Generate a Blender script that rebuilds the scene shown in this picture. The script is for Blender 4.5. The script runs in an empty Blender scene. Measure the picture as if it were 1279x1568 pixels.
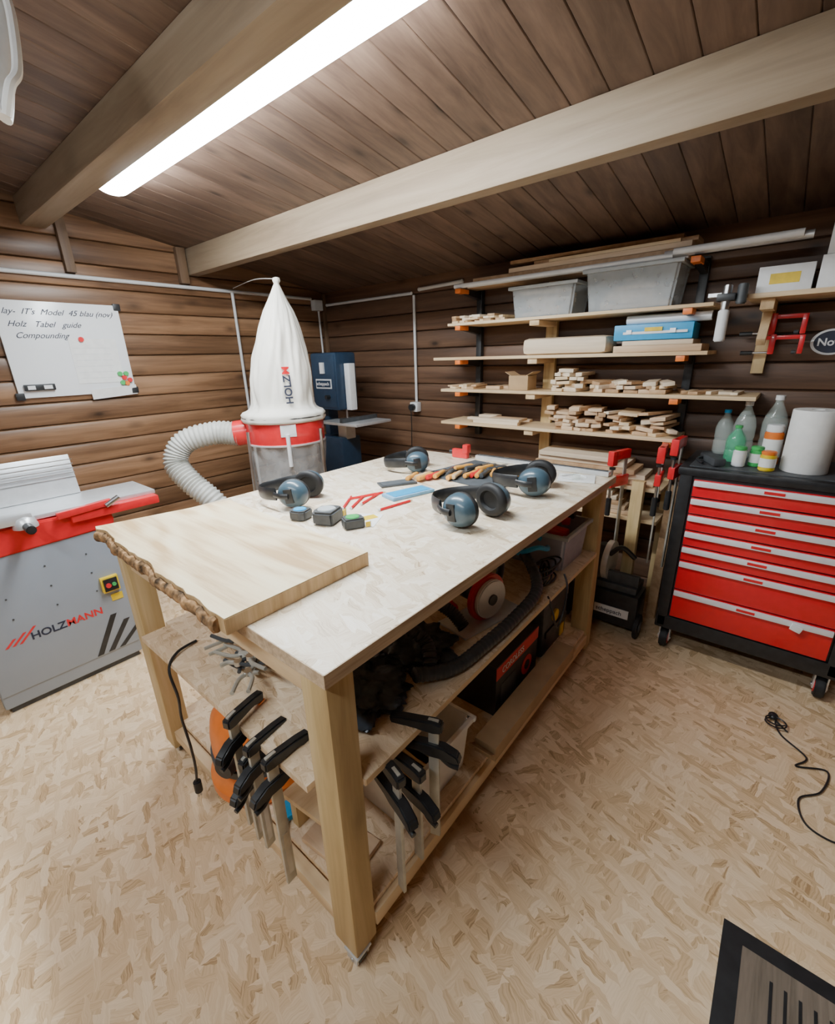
import bpy, bmesh, math, random
from mathutils import Vector, Matrix, Euler, noise as mnoise
random.seed(7)
rad=math.radians
SC=bpy.context.scene

# ------------------------------------------------------------------ materials
def newmat(name):
    m=bpy.data.materials.new(name); m.use_nodes=True
    nt=m.node_tree; b=nt.nodes["Principled BSDF"]
    return m,nt,b
def N(nt,t,**k):
    n=nt.nodes.new(t)
    for a,v in k.items(): setattr(n,a,v)
    return n
def ramp(nt,stops,interp='LINEAR'):
    r=nt.nodes.new("ShaderNodeValToRGB"); cr=r.color_ramp; cr.interpolation=interp
    while len(cr.elements)<len(stops): cr.elements.new(0.5)
    for e,(p,c) in zip(cr.elements,stops):
        e.position=p; e.color=(*c,1) if len(c)==3 else c
    return r
def math_(nt,op,a=None,b=None,v0=None,v1=None):
    n=nt.nodes.new("ShaderNodeMath"); n.operation=op
    if a is not None: nt.links.new(a,n.inputs[0])
    if b is not None: nt.links.new(b,n.inputs[1])
    if v0 is not None: n.inputs[0].default_value=v0
    if v1 is not None: n.inputs[1].default_value=v1
    return n.outputs[0]
def mix(nt,fac,a,b,mode='MIX'):
    n=nt.nodes.new("ShaderNodeMix"); n.data_type='RGBA'; n.blend_type=mode
    for s,i in ((fac,0),(a,6),(b,7)):
        if isinstance(s,(int,float)): n.inputs[i].default_value=s
        elif isinstance(s,tuple): n.inputs[i].default_value=(*s,1)
        else: nt.links.new(s,n.inputs[i])
    return n.outputs[2]
def bump(nt,b,h,strength=.3,dist=.005):
    n=nt.nodes.new("ShaderNodeBump"); n.inputs['Strength'].default_value=strength; n.inputs['Distance'].default_value=dist
    nt.links.new(h,n.inputs['Height']); nt.links.new(n.outputs[0],b.inputs['Normal'])

def simple(name,col,rough=.5,metal=0,var=.12,scale=30,bmp=0,alpha=1,trans=0,coat=0,stretch=None):
    m,nt,b=newmat(name)
    tc=N(nt,"ShaderNodeTexCoord"); no=N(nt,"ShaderNodeTexNoise"); no.inputs['Scale'].default_value=scale; no.inputs['Detail'].default_value=2
    v=tc.outputs['Object']
    if stretch:
        mp=N(nt,"ShaderNodeMapping"); mp.inputs['Scale'].default_value=stretch; nt.links.new(v,mp.inputs[0]); v=mp.outputs[0]
    nt.links.new(v,no.inputs['Vector'])
    lo=tuple(c*(1-var) for c in col); hi=tuple(min(1,c*(1+var)) for c in col)
    r=ramp(nt,[(.3,lo),(.7,hi)]); nt.links.new(no.outputs['Fac'],r.inputs[0])
    nt.links.new(r.outputs[0],b.inputs['Base Color'])
    b.inputs['Roughness'].default_value=rough; b.inputs['Metallic'].default_value=metal
    b.inputs['Alpha'].default_value=alpha; b.inputs['Transmission Weight'].default_value=trans
    b.inputs['Coat Weight'].default_value=coat
    if bmp: bump(nt,b,no.outputs['Fac'],bmp,.01)
    return m

def wood(name,axis,dark,mid,light,cross=None,pw=None,knots=.5,gs=1.0,rough=.55,plankvar=.25,bmp=0,rings=0,kscale=1):
    m,nt,b=newmat(name)
    tc=N(nt,"ShaderNodeTexCoord"); sep=N(nt,"ShaderNodeSeparateXYZ"); nt.links.new(tc.outputs['Object'],sep.inputs[0])
    vec=tc.outputs['Object']; rnd=None
    if cross is not None:
        idx=math_(nt,'FLOOR',math_(nt,'DIVIDE',sep.outputs[cross],v1=pw))
        wn=N(nt,"ShaderNodeTexWhiteNoise"); wn.noise_dimensions='1D'; nt.links.new(idx,wn.inputs['W'])
        rnd=wn.outputs['Value']
        off=N(nt,"ShaderNodeCombineXYZ"); nt.links.new(math_(nt,'MULTIPLY',rnd,v1=37.),off.inputs[axis])
        add=N(nt,"ShaderNodeVectorMath"); add.operation='ADD'; nt.links.new(vec,add.inputs[0]); nt.links.new(off.outputs[0],add.inputs[1]); vec=add.outputs[0]
    mp=N(nt,"ShaderNodeMapping"); s=[22*gs]*3; s[axis]=1.4*gs; mp.inputs['Scale'].default_value=s; nt.links.new(vec,mp.inputs[0])
    no=N(nt,"ShaderNodeTexNoise"); no.inputs['Scale'].default_value=1; no.inputs['Detail'].default_value=4; no.inputs['Roughness'].default_value=.65; no.inputs['Distortion'].default_value=.5
    nt.links.new(mp.outputs[0],no.inputs['Vector'])
    mp2=N(nt,"ShaderNodeMapping"); s=[4*gs]*3; s[axis]=.9*gs; mp2.inputs['Scale'].default_value=s; nt.links.new(vec,mp2.inputs[0])
    n2=N(nt,"ShaderNodeTexNoise"); n2.inputs['Scale'].default_value=1; n2.inputs['Detail'].default_value=1; nt.links.new(mp2.outputs[0],n2.inputs['Vector'])
    f=math_(nt,'ADD',math_(nt,'MULTIPLY',no.outputs['Fac'],v1=.65),math_(nt,'MULTIPLY',n2.outputs['Fac'],v1=.45))
    if rings:
        sn=math_(nt,'SINE',math_(nt,'MULTIPLY',n2.outputs['Fac'],v1=60.))
        f=math_(nt,'ADD',f,math_(nt,'MULTIPLY',sn,v1=rings))
    r=ramp(nt,[(.38,dark),(.55,mid),(.74,light)]); nt.links.new(f,r.inputs[0]); col=r.outputs[0]
    if knots>0:
        mp3=N(nt,"ShaderNodeMapping"); s=[7.*kscale]*3; s[axis]=3.2*kscale; mp3.inputs['Scale'].default_value=s; nt.links.new(vec,mp3.inputs[0])
        vo=N(nt,"ShaderNodeTexVoronoi"); vo.inputs['Scale'].default_value=1; vo.voronoi_dimensions='3D'; nt.links.new(mp3.outputs[0],vo.inputs['Vector'])
        kr=ramp(nt,[(.05,(1,1,1)),(.12,(.45,.45,.45)),(.24,(0,0,0))]); nt.links.new(vo.outputs['Distance'],kr.inputs[0])
        k=math_(nt,'MULTIPLY',kr.outputs[0],v1=knots)
        col=mix(nt,k,col,tuple(c*.28 for c in dark))
    if rnd is not None:
        hsv=N(nt,"ShaderNodeHueSaturation"); nt.links.new(col,hsv.inputs['Color'])
        nt.links.new(math_(nt,'ADD',math_(nt,'MULTIPLY',rnd,v1=2*plankvar),v1=1-plankvar),hsv.inputs['Value']); col=hsv.outputs[0]
    nt.links.new(col,b.inputs['Base Color']); b.inputs['Roughness'].default_value=rough
    if bmp: bump(nt,b,no.outputs['Fac'],bmp,.004)
    return m

def osb(name,tint,size=1.0,rough=.6,contrast=1.0):
    m,nt,b=newmat(name)
    tc=N(nt,"ShaderNodeTexCoord")
    dn=N(nt,"ShaderNodeTexNoise"); dn.inputs['Scale'].default_value=40; dn.inputs['Detail'].default_value=1; nt.links.new(tc.outputs['Object'],dn.inputs['Vector'])
    ds=N(nt,"ShaderNodeVectorMath"); ds.operation='SCALE'; ds.inputs['Scale'].default_value=.014; nt.links.new(dn.outputs['Color'],ds.inputs[0])
    ad=N(nt,"ShaderNodeVectorMath"); ad.operation='ADD'; nt.links.new(tc.outputs['Object'],ad.inputs[0]); nt.links.new(ds.outputs[0],ad.inputs[1])
    T=tint
    col=None; vec=None
    for i,a in enumerate((12,95,50,140,170,75)):
        mp=N(nt,"ShaderNodeMapping"); mp.vector_type='TEXTURE'
        k=1+.35*((i*37)%5-2)/2
        mp.inputs['Location'].default_value=(i*.37,i*.71,0); mp.inputs['Rotation'].default_value=(0,0,rad(a)); mp.inputs['Scale'].default_value=(.080*size*k,.022*size*k,1)
        nt.links.new(ad.outputs[0],mp.inputs[0])
        vo=N(nt,"ShaderNodeTexVoronoi"); vo.voronoi_dimensions='2D'; vo.inputs['Scale'].default_value=1; nt.links.new(mp.outputs[0],vo.inputs['Vector'])
        if col is None: col=vo.outputs['Color']; vec=mp.outputs[0]
        else:
            sp=N(nt,"ShaderNodeSeparateColor"); nt.links.new(vo.outputs['Color'],sp.inputs[0])
            mk=math_(nt,'GREATER_THAN',sp.outputs[1],v1=.60)
            col=mix(nt,mk,col,vo.outputs['Color']); vec=mix(nt,mk,vec,mp.outputs[0])
    sp=N(nt,"ShaderNodeSeparateColor"); nt.links.new(col,sp.inputs[0])
    gm=N(nt,"ShaderNodeMapping"); gm.inputs['Scale'].default_value=(.7,7,1); nt.links.new(vec,gm.inputs[0])
    g=N(nt,"ShaderNodeTexNoise"); g.inputs['Scale'].default_value=1; g.inputs['Detail'].default_value=2; nt.links.new(gm.outputs[0],g.inputs['Vector'])
    v=math_(nt,'ADD',math_(nt,'MULTIPLY',math_(nt,'SUBTRACT',sp.outputs[0],v1=.5),v1=contrast),math_(nt,'MULTIPLY',math_(nt,'SUBTRACT',g.outputs['Fac'],v1=.5),v1=1.1))
    v=math_(nt,'ADD',v,v1=.52)
    stops=[(0.,tuple(t*f for t,f in zip(T,(.54,.44,.34)))),(.14,tuple(t*f for t,f in zip(T,(.78,.70,.60)))),(.4,tuple(t*f for t,f in zip(T,(.92,.88,.83)))),(.7,T),(1.,tuple(min(1,t*f) for t,f in zip(T,(1.1,1.14,1.24))))]
    r=ramp(nt,stops); nt.links.new(v,r.inputs[0])
    nt.links.new(r.outputs[0],b.inputs['Base Color']); b.inputs['Roughness'].default_value=rough
    return m

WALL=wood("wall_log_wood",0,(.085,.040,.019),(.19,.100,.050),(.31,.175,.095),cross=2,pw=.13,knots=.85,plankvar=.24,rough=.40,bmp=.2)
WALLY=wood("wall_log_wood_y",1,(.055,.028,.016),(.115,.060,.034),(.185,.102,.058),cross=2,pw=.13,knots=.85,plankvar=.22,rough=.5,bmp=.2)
CEIL=wood("ceiling_board_wood",0,(.070,.041,.029),(.13,.081,.057),(.20,.13,.094),cross=1,pw=.12,knots=.85,plankvar=.13,rough=.5,bmp=.15)
BEAM=wood("beam_wood",1,(.19,.135,.085),(.27,.20,.13),(.35,.27,.19),knots=.6,gs=.8,rough=.6,kscale=.6)
TRIM=wood("corner_trim_wood",2,(.09,.05,.028),(.15,.09,.05),(.20,.12,.07),knots=.3)
FLOOR=osb("osb_floor",(.84,.62,.385),1.25,.5,.85)
OSBT=osb("osb_table",(.87,.76,.60),1.25,.42,.75)
OSBS=osb("osb_shelf",(.80,.62,.42),.9,.6,.7)
OSBE=wood("osb_edge",0,(.34,.23,.14),(.54,.40,.26),(.74,.59,.42),knots=0,gs=3)
PINEX=wood("pine_x",0,(.58,.38,.19),(.74,.54,.31),(.84,.66,.42),knots=.35)
PINEY=wood("pine_y",1,(.58,.39,.21),(.74,.55,.33),(.84,.68,.46),knots=.35)
PINEZ=wood("pine_z",2,(.42,.28,.12),(.58,.42,.20),(.72,.56,.32),knots=.3)
BOARD=wood("spruce_board",1,(.58,.38,.18),(.84,.67,.41),(.92,.80,.55),knots=.2,gs=1.0,rings=.07)
BOARDE=wood("sawn_end_grain",2,(.34,.21,.10),(.54,.36,.18),(.68,.48,.27),knots=0,gs=3)
BARK=simple("live_edge_bark",(.30,.17,.075),.9,var=.8,scale=40,bmp=1)
SCRAPA=wood("scrap_a",1,(.52,.34,.2),(.70,.50,.32),(.82,.64,.45),knots=.2)
SCRAPB=wood("scrap_b",0,(.38,.22,.11),(.52,.33,.18),(.64,.43,.26),knots=.2)
SCRAPC=wood("scrap_c",1,(.64,.5,.36),(.78,.64,.47),(.86,.75,.58),knots=.1)
CARD=simple("cardboard",(.46,.31,.17),.85,var=.1,scale=12)
WHITEP=simple("white_plastic",(.80,.81,.82),.35,var=.03)
CONDUIT=simple("conduit_plastic",(.62,.63,.64),.4,var=.03)
BLACK=simple("black_plastic",(.018,.019,.021),.38,var=.3)
RUBBER=simple("black_rubber",(.014,.014,.015),.6,var=.3)
DGREY=simple("dark_grey_plastic",(.06,.065,.07),.5,var=.2)
STEEL=simple("steel",(.62,.63,.64),.3,1,var=.08)
ALU=simple("aluminium",(.74,.76,.78),.38,.6,var=.05)
HANDAL=simple("silver_drawer_handle",(.86,.87,.89),.35,.2,var=.03)
ZINC=simple("zinc_bar",(.52,.51,.45),.38,.4,var=.1)
MGREY=simple("machine_grey_paint",(.29,.325,.375),.42,var=.03,scale=6)
RED=simple("red_paint",(.70,.02,.028),.32,var=.06,coat=.3)
CABRED=simple("cabinet_red",(.72,.010,.022),.3,var=.04,coat=.4)
ORANGE=simple("orange_plastic",(.82,.20,.03),.4,var=.06)
BAG=simple("filter_bag_fabric",(.78,.75,.68),.95,var=.07,scale=9,bmp=.7,stretch=(1,1,.45))
CLEAR=simple("clear_bag_plastic",(.75,.76,.76),.22,var=.25,scale=9,alpha=.30,bmp=.5)
BINP=simple("frosted_bin_plastic",(.62,.66,.68),.25,var=.05,alpha=.36)
BINL=simple("lilac_bin_plastic",(.52,.53,.66),.25,var=.05,alpha=.8)
LIDP=simple("bin_rim_plastic",(.46,.50,.52),.35,var=.05)
HOSE=simple("grey_hose",(.56,.56,.52),.5,var=.06)
DHOSE=simple("dark_ribbed_hose",(.045,.048,.052),.4,var=.2)
NAVY=simple("navy_paint",(.02,.045,.085),.35,var=.1)
MUFF=simple("slate_blue_shell",(.060,.105,.14),.3,var=.05,coat=.25)
YEL=simple("yellow_plastic",(.78,.55,.02),.4)
GREEN=simple("green_plastic",(.06,.45,.12),.3)
BLUE=simple("blue_plastic",(.02,.34,.66),.4,var=.05)
LBLUE=simple("light_blue_paper",(.20,.42,.64),.6)
PAPER=simple("paper",(.84,.84,.82),.8,var=.04)
WBOARD=simple("whiteboard_enamel",(.84,.86,.88),.22,var=.02,scale=4)
INK=simple("marker_ink",(.02,.025,.05),.6)
HANDLE=simple("lacquered_handle",(.85,.40,.08),.3,var=.15,coat=.4)
CANVAS=simple("tool_roll_canvas",(.07,.08,.09),.9,bmp=.3)
TARP=simple("dark_blue_bag_film",(.03,.042,.058),.35,var=.4,scale=22,bmp=1)
CLEARP=simple("pet_bottle",(.75,.85,.80),.12,var=.05,alpha=.28)
GREENP=simple("green_pet_bottle",(.10,.55,.30),.12,var=.05,alpha=.55)
COIR=wood("doormat_coir",0,(.12,.095,.068),(.20,.155,.115),(.27,.215,.16),knots=0,gs=2,rough=.95,bmp=.8)
def lamp(name,s):
    m,nt,b=newmat(name); b.inputs['Base Color'].default_value=(.9,.9,.9,1)
    b.inputs['Emission Color'].default_value=(.89,.96,1,1); b.inputs['Emission Strength'].default_value=s
    return m
TUBE=lamp("led_diffuser",88); FILLTUBE=lamp("unseen_fill_emitter",66)

# ------------------------------------------------------------------ mesh builder
def frameM(p1,p2):
    z=(Vector(p2)-Vector(p1)); L=z.length; z.normalize()
    q=Vector((0,0,1)).rotation_difference(z)
    return Matrix.Translation(Vector(p1))@q.to_matrix().to_4x4(),L
def catmull(pts,n=8,closed=False):
    P=[Vector(p) for p in pts]; out=[]
    m=len(P)
    rng=range(m) if closed else range(m-1)
    for i in rng:
        if closed: a,b,c,d=P[(i-1)%m],P[i],P[(i+1)%m],P[(i+2)%m]
        else: a,b,c,d=P[max(i-1,0)],P[i],P[i+1],P[min(i+2,m-1)]
        for k in range(n):
            t=k/n
            out.append(.5*((2*b)+(-a+c)*t+(2*a-5*b+4*c-d)*t*t+(-a+3*b-3*c+d)*t**3))
    if not closed: out.append(P[-1])
    return out
class MB:
    def __init__(s,M=None): s.bm=bmesh.new(); s.mats=[]; s.M=M or Matrix.Identity(4)
    def mi(s,m):
        if m not in s.mats: s.mats.append(m)
        return s.mats.index(m)
    def _add(s,t,mat,M):
        i=s.mi(mat)
        for f in t.faces: f.material_index=i; f.smooth=True
        bmesh.ops.transform(t,matrix=s.M@M,verts=t.verts)
        me=bpy.data.meshes.new("_t"); t.to_mesh(me); t.free(); s.bm.from_mesh(me); bpy.data.meshes.remove(me)
    def box(s,c,sz,mat,rot=(0,0,0),bev=0,seg=2):
        t=bmesh.new(); bmesh.ops.create_cube(t,size=1)
        bmesh.ops.scale(t,vec=sz,verts=t.verts)
        if bev: bmesh.ops.bevel(t,geom=t.edges[:],offset=bev,segments=seg,profile=.6,affect='EDGES')
        s._add(t,mat,Matrix.Translation(c)@Euler(rot).to_matrix().to_4x4())
    def b2(s,lo,hi,mat,bev=0,**k):
        s.box([(a+b)/2 for a,b in zip(lo,hi)],[abs(b-a) for a,b in zip(lo,hi)],mat,bev=bev,**k)
    def cyl(s,p1,p2,r,mat,r2=None,seg=24,bev=0):
        M,L=frameM(p1,p2); t=bmesh.new()
        bmesh.ops.create_cone(t,cap_ends=True,segments=seg,radius1=r,radius2=r if r2 is None else r2,depth=L)
        bmesh.ops.translate(t,vec=(0,0,L/2),verts=t.verts)
        if bev:
            es=[e for e in t.edges if len(e.link_faces)==2 and any(len(f.verts)>4 for f in e.link_faces)]
            bmesh.ops.bevel(t,geom=es,offset=bev,segments=2,affect='EDGES')
        s._add(t,mat,M)
    def sph(s,c,r,mat,rot=(0,0,0),u=20,v=12):
        t=bmesh.new(); bmesh.ops.create_uvsphere(t,u_segments=u,v_segments=v,radius=1)
        r=(r,r,r) if isinstance(r,(int,float)) else r
        s._add(t,mat,Matrix.Translation(c)@Euler(rot).to_matrix().to_4x4()@Matrix.Diagonal((*r,1)))
    def lathe(s,prof,mat,c=(0,0,0),seg=32,rot=(0,0,0),wob=None):
        t=bmesh.new(); rings=[]
        for r,z in prof:
            ring=[]
            for k in range(seg):
                a=2*math.pi*k/seg; rr=r if wob is None else wob(r,z,a)
                ring.append(t.verts.new((rr*math.cos(a),rr*math.sin(a),z)))
            rings.append(ring)
        for A,B in zip(rings,rings[1:]):
            for k in range(seg): t.faces.new((A[k],A[(k+1)%seg],B[(k+1)%seg],B[k]))
        if prof[0][0]>1e-4: t.faces.new(rings[0][::-1])
        if prof[-1][0]>1e-4: t.faces.new(rings[-1])
        bmesh.ops.remove_doubles(t,verts=t.verts,dist=1e-6)
        bmesh.ops.recalc_face_normals(t,faces=t.faces)
        s._add(t,mat,Matrix.Translation(c)@Euler(rot).to_matrix().to_4x4())
    def tube(s,pts,r,mat,seg=8,n=8,closed=False,flat=None,raw=False):
        P=[Vector(p) for p in pts] if raw else catmull(pts,n,closed)
        t=bmesh.new(); rings=[]; m=len(P); up=None
        for i,p in enumerate(P):
            if closed: d=P[(i+1)%m]-P[i-1]
            else: d=P[min(i+1,m-1)]-P[max(i-1,0)]
            if d.length<1e-9: d=Vector((0,0,1))
            d.normalize()
            if up is None:
                up=d.orthogonal() if abs(d.z)>.9 else Vector((0,0,1))
            x=up-d*up.dot(d)
            if x.length<1e-6: x=d.orthogonal()
            x.normalize(); y=d.cross(x); up=x
            rr=r(i/(m-1)) if callable(r) else r
            fx,fy=flat if flat else (1,1)
            rings.append([t.verts.new(p+x*math.cos(2*math.pi*k/seg)*rr*fx+y*math.sin(2*math.pi*k/seg)*rr*fy) for k in range(seg)])
        for A,B in (zip(rings,rings[1:]+[rings[0]]) if closed else zip(rings,rings[1:])):
            for k in range(seg): t.faces.new((A[k],A[(k+1)%seg],B[(k+1)%seg],B[k]))
        if not closed: t.faces.new(rings[0][::-1]); t.faces.new(rings[-1])
        bmesh.ops.recalc_face_normals(t,faces=t.faces)
        s._add(t,mat,Matrix.Identity(4))
    def prism(s,poly,h,mat,M=Matrix.Identity(4),bev=0):
        t=bmesh.new(); vs=[t.verts.new((x,y,0)) for x,y in poly]; f=t.faces.new(vs)
        r=bmesh.ops.extrude_face_region(t,geom=[f]); bmesh.ops.translate(t,vec=(0,0,h),verts=[v for v in r['geom'] if isinstance(v,bmesh.types.BMVert)])
        bmesh.ops.recalc_face_normals(t,faces=t.faces)
        if bev: bmesh.ops.bevel(t,geom=t.edges[:],offset=bev,segments=2,affect='EDGES')
        s._add(t,mat,M)
    def done(s,name,parent=None,M=None,ang=38):
        me=bpy.data.meshes.new(name); s.bm.to_mesh(me); s.bm.free()
        for m in s.mats: me.materials.append(m)
        me.set_sharp_from_angle(angle=rad(ang))
        o=bpy.data.objects.new(name,me); SC.collection.objects.link(o)
        if parent: o.parent=parent
        if M: o.matrix_world=M
        return o
def root(name,loc=(0,0,0)):
    e=bpy.data.objects.new(name,None); e.empty_display_size=.1; SC.collection.objects.link(e); return e
def text(body,size,loc,rot,mat,parent,name="lettering",bold=0,shear=0):
    c=bpy.data.curves.new("_txt","FONT"); c.body=body; c.size=size; c.extrude=.0006; c.offset=bold; c.shear=shear
    o=bpy.data.objects.new("_txt",c); SC.collection.objects.link(o)
    bpy.context.view_layer.update()
    me=bpy.data.meshes.new_from_object(o.evaluated_get(bpy.context.evaluated_depsgraph_get()))
    bpy.data.objects.remove(o)
    me.materials.clear(); me.materials.append(mat)
    t=bpy.data.objects.new(name,me); SC.collection.objects.link(t)
    t.parent=parent; t.matrix_world=Matrix.Translation(loc)@(rot if isinstance(rot,Matrix) else Euler(rot).to_matrix().to_4x4())
    return t
FX=(rad(90),0,rad(-90))   # faces -X
FY=(rad(90),0,0)          # faces -Y

# ------------------------------------------------------------------ room
XS,YL,XB,YB=2.86,3.42,-1.6,-1.9
SL=.15; RX=-.25; RZ=2.06+SL*(2.86+.25)
def cz(x): return 2.06+SL*(2.86-x) if x>=RX else RZ-SL*(RX-x)
m=MB(); m.b2((XB-.15,YB-.15,-.06),(XS+.15,YL+.15,0),FLOOR); m.done("floor")
def logwall(name,z1,mat,length,M):
    m=MB(); p=.13; k=0
    while k*p<z1:
        z0=k*p; zt=z0+p
        poly=[(0.0,z0+.001),(-.010,z0+.006),(-.016,z0+.024),(-.016,zt-.024),(-.010,zt-.006),(0,zt-.001),(.06,zt-.001),(.06,z0+.001)]
        m.prism(poly,length,mat,M); k+=1
    return m.done(name)
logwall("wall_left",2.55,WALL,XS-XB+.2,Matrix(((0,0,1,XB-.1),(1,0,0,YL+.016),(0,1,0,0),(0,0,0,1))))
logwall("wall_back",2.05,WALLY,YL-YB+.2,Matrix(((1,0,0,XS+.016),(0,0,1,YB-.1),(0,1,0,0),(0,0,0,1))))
logwall("wall_right",2.55,WALL,XS-XB+.2,Matrix(((0,0,1,XB-.1),(-1,0,0,YB-.016),(0,1,0,0),(0,0,0,1))))
logwall("wall_front",2.3,WALLY,YL-YB+.2,Matrix(((-1,0,0,XB-.016),(0,0,1,YB-.1),(0,1,0,0),(0,0,0,1))))
m=MB(); sl=math.atan(SL); pw=.12; y=math.floor((YB-.1)/pw)*pw
while y<YL+.1:
    for xa,xb,sg in ((RX,XS+.1,1),(XB-.1,RX,-1)):
        if sg>0: za=RZ; zb=RZ-SL*(xb-RX)
        else: za=RZ-SL*(RX-xa); zb=RZ
        xm=(xa+xb)/2; zm=(za+zb)/2; L=math.hypot(xb-xa,zb-za)
        m.box((xm,y+pw/2,zm+.012),(L,pw-.001,.024),CEIL,rot=(0,sl*sg,0),bev=.003,seg=1)
    y+=pw
m.b2((XB-.2,YB-.2,RZ+.06),(XS+.2,YL+.2,RZ+.1),CEIL)
m.done("ceiling")
def beam(name,x0,x1,zb):
    m=MB(); m.b2((x0,YB-.02,zb),(x1,YL+.01,max(cz(x0),cz(x1))),BEAM,bev=.008); return m.done(name)
beam("roof_beam",1.67,1.745,2.078)
beam("roof_beam.001",.80,.915,2.235)
beam("roof_beam.002",-.31,-.19,2.38)
m=MB(); m.b2((.95,YL-.04,2.02),(1.0,YL,2.33),TRIM,bev=.004); m.b2((1.60,YL-.04,2.02),(1.66,YL,2.24),TRIM,bev=.004); m.done("trim_1")
m=MB(); m.b2((XS-.03,YL-.03,0),(XS,YL,2.05),TRIM,bev=.004); m.done("trim_2")

# ------------------------------------------------------------------ ceiling light, plus an added unseen fill fixture
def fixture(x,y0,y1,z,hw,mat):
    R=root("ceiling_tube_light")
    m=MB(); m.b2((x-hw-.018,y0-.02,z-.002),(x+hw+.005,y1+.02,z+.022),WHITEP,bev=.006)
    n=5
    for k in range(n):
        yy=y0+(y1-y0)*k/(n-1); m.b2((x-hw-.022,yy-.008,z-.014),(x-hw-.006,yy+.008,z+.024),ALU,bev=.002); m.b2((x+hw+.002,yy-.008,z-.012),(x+hw+.010,yy+.008,z+.024),ALU,bev=.002)
    for yy in (y0+.2,y1-.3): m.b2((x-.03,yy,z+.015),(x+.03,yy+.06,cz(x)-.001),WHITEP)
    m.done("housing",R)
    m=MB(); t=[(math.cos(a)*hw,-math.sin(a)*.045) for a in [math.pi*k/12 for k in range(13)]]
    m.prism(t,y1-y0,mat,Matrix(((1,0,0,x),(0,0,1,y0),(0,1,0,z-.003),(0,0,0,1)))); m.done("diffuser",R)
fixture(1.005,.80,2.64,2.300,.078,TUBE)
fixture(-.72,.0,1.7,2.32,.055,FILLTUBE)  # added fill light out of view, brightens the floor and fronts

m=MB(); m.tube([(.50,1.76,2.40),(.485,1.73,2.33),(.44,1.68,2.2),(.42,1.66,2.13),(.41,1.645,2.09)],lambda t:.024+.012*math.sin(t*3.1),WHITEP,seg=14,n=8,flat=(1,.55))
m.tube([(.50,1.72,2.40),(.495,1.69,2.33),(.465,1.64,2.2),(.435,1.62,2.15),(.415,1.635,2.09)],.011,PAPER,seg=8)
m.done("hanging_white_plastic_bag")

# ------------------------------------------------------------------ conduits
def conduit(name,pts,r=.011,boxes=()):
    m=MB()
    for a,b_ in zip(pts,pts[1:]): m.cyl(a,b_,r,CONDUIT,seg=12)
    for p in pts: m.sph(p,r*1.15,CONDUIT,u=12,v=8)
    for c,s in boxes: m.box(c,s,CONDUIT,bev=.006)
    return m.done(name)
yw=YL-.016; xw=XS-.016
conduit("electrical_conduit",[(-1.2,yw,2.0),(2.70,yw,2.0)],.012,[((2.755,yw-.015,1.95),(.085,.06,.085))])
conduit("electrical_conduit",[(1.975,yw,1.985),(1.975,yw,.35)],.011)
conduit("electrical_conduit",[(xw,3.36,1.955),(xw,2.38,1.955)],.011)
conduit("electrical_conduit",[(xw,2.30,1.975),(xw,1.92,1.985)],.013)
m=MB(); m.cyl((xw,2.355,1.94),(xw,2.355,1.16),.011,CONDUIT,seg=12); m.box((xw-.015,2.355,1.12),(.055,.075,.075),WHITEP,bev=.008); m.cyl((xw-.043,2.355,1.12),(xw-.08,2.355,1.12),.026,BLACK,bev=.004); m.tube([(xw-.075,2.355,1.11),(xw-.065,2.36,1.0),(xw-.025,2.4,.8)],.004,BLACK); m.done("power_socket")
conduit("electrical_conduit",[(2.78,yw,1.9),(2.79,yw,1.5)],.009)

# ------------------------------------------------------------------ whiteboard
R=root("whiteboard"); yb=YL-.002
m=MB(); m.b2((.57,yb-.018,1.335),(1.175,yb,1.855),WBOARD,bev=.003)
for x in (.575,1.17):
    for z in (1.345,1.845): m.b2((x-.02,yb-.024,z-.02),(x+.02,yb-.001,z+.02),BLACK,bev=.004)
m.done("panel",R)
m=MB(); m.b2((.60,yb-.04,1.375),(.745,yb-.019,1.41),BLACK,bev=.004); m.b2((.615,yb-.042,1.382),(.65,yb-.039,1.403),WHITEP); m.b2((.69,yb-.042,1.382),(.73,yb-.039,1.403),WHITEP)
m.cyl((.935,yb-.019,1.655),(.935,yb-.032,1.655),.014,RED)
for x,z,mt in ((1.10,1.45,GREEN),(1.12,1.425,RED),(1.105,1.395,GREEN),(1.13,1.39,ORANGE),(1.135,1.45,GREEN),(1.15,1.41,RED)): m.cyl((x,yb-.019,z),(x,yb-.034,z),.014,mt)
m.done("magnets_and_eraser",R)
m=MB(); m.b2((.87,yb-.0205,1.40),(1.12,yb-.019,1.66),PAPER)
for k in range(6): m.b2((.885,yb-.0210,1.43+k*.035),(1.08,yb-.0205,1.431+k*.035),LIDP)
m.box((1.05,yb-.022,1.34),(.26,.001,.06),PAPER,rot=(rad(8),rad(-4),0))
m.done("paper_sheet",R)
text("lay-  IT's  Model  45 blau (nov)",.043,(.60,yb-.0195,1.785),FY,INK,R,"handwriting_1",shear=.5)
text("Holz   Tabel   guide",.043,(.61,yb-.0195,1.72),FY,INK,R,"handwriting_2",shear=.5)
text("Compounding",.043,(.63,yb-.0195,1.66),FY,INK,R,"handwriting_3",shear=.5)

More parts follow.
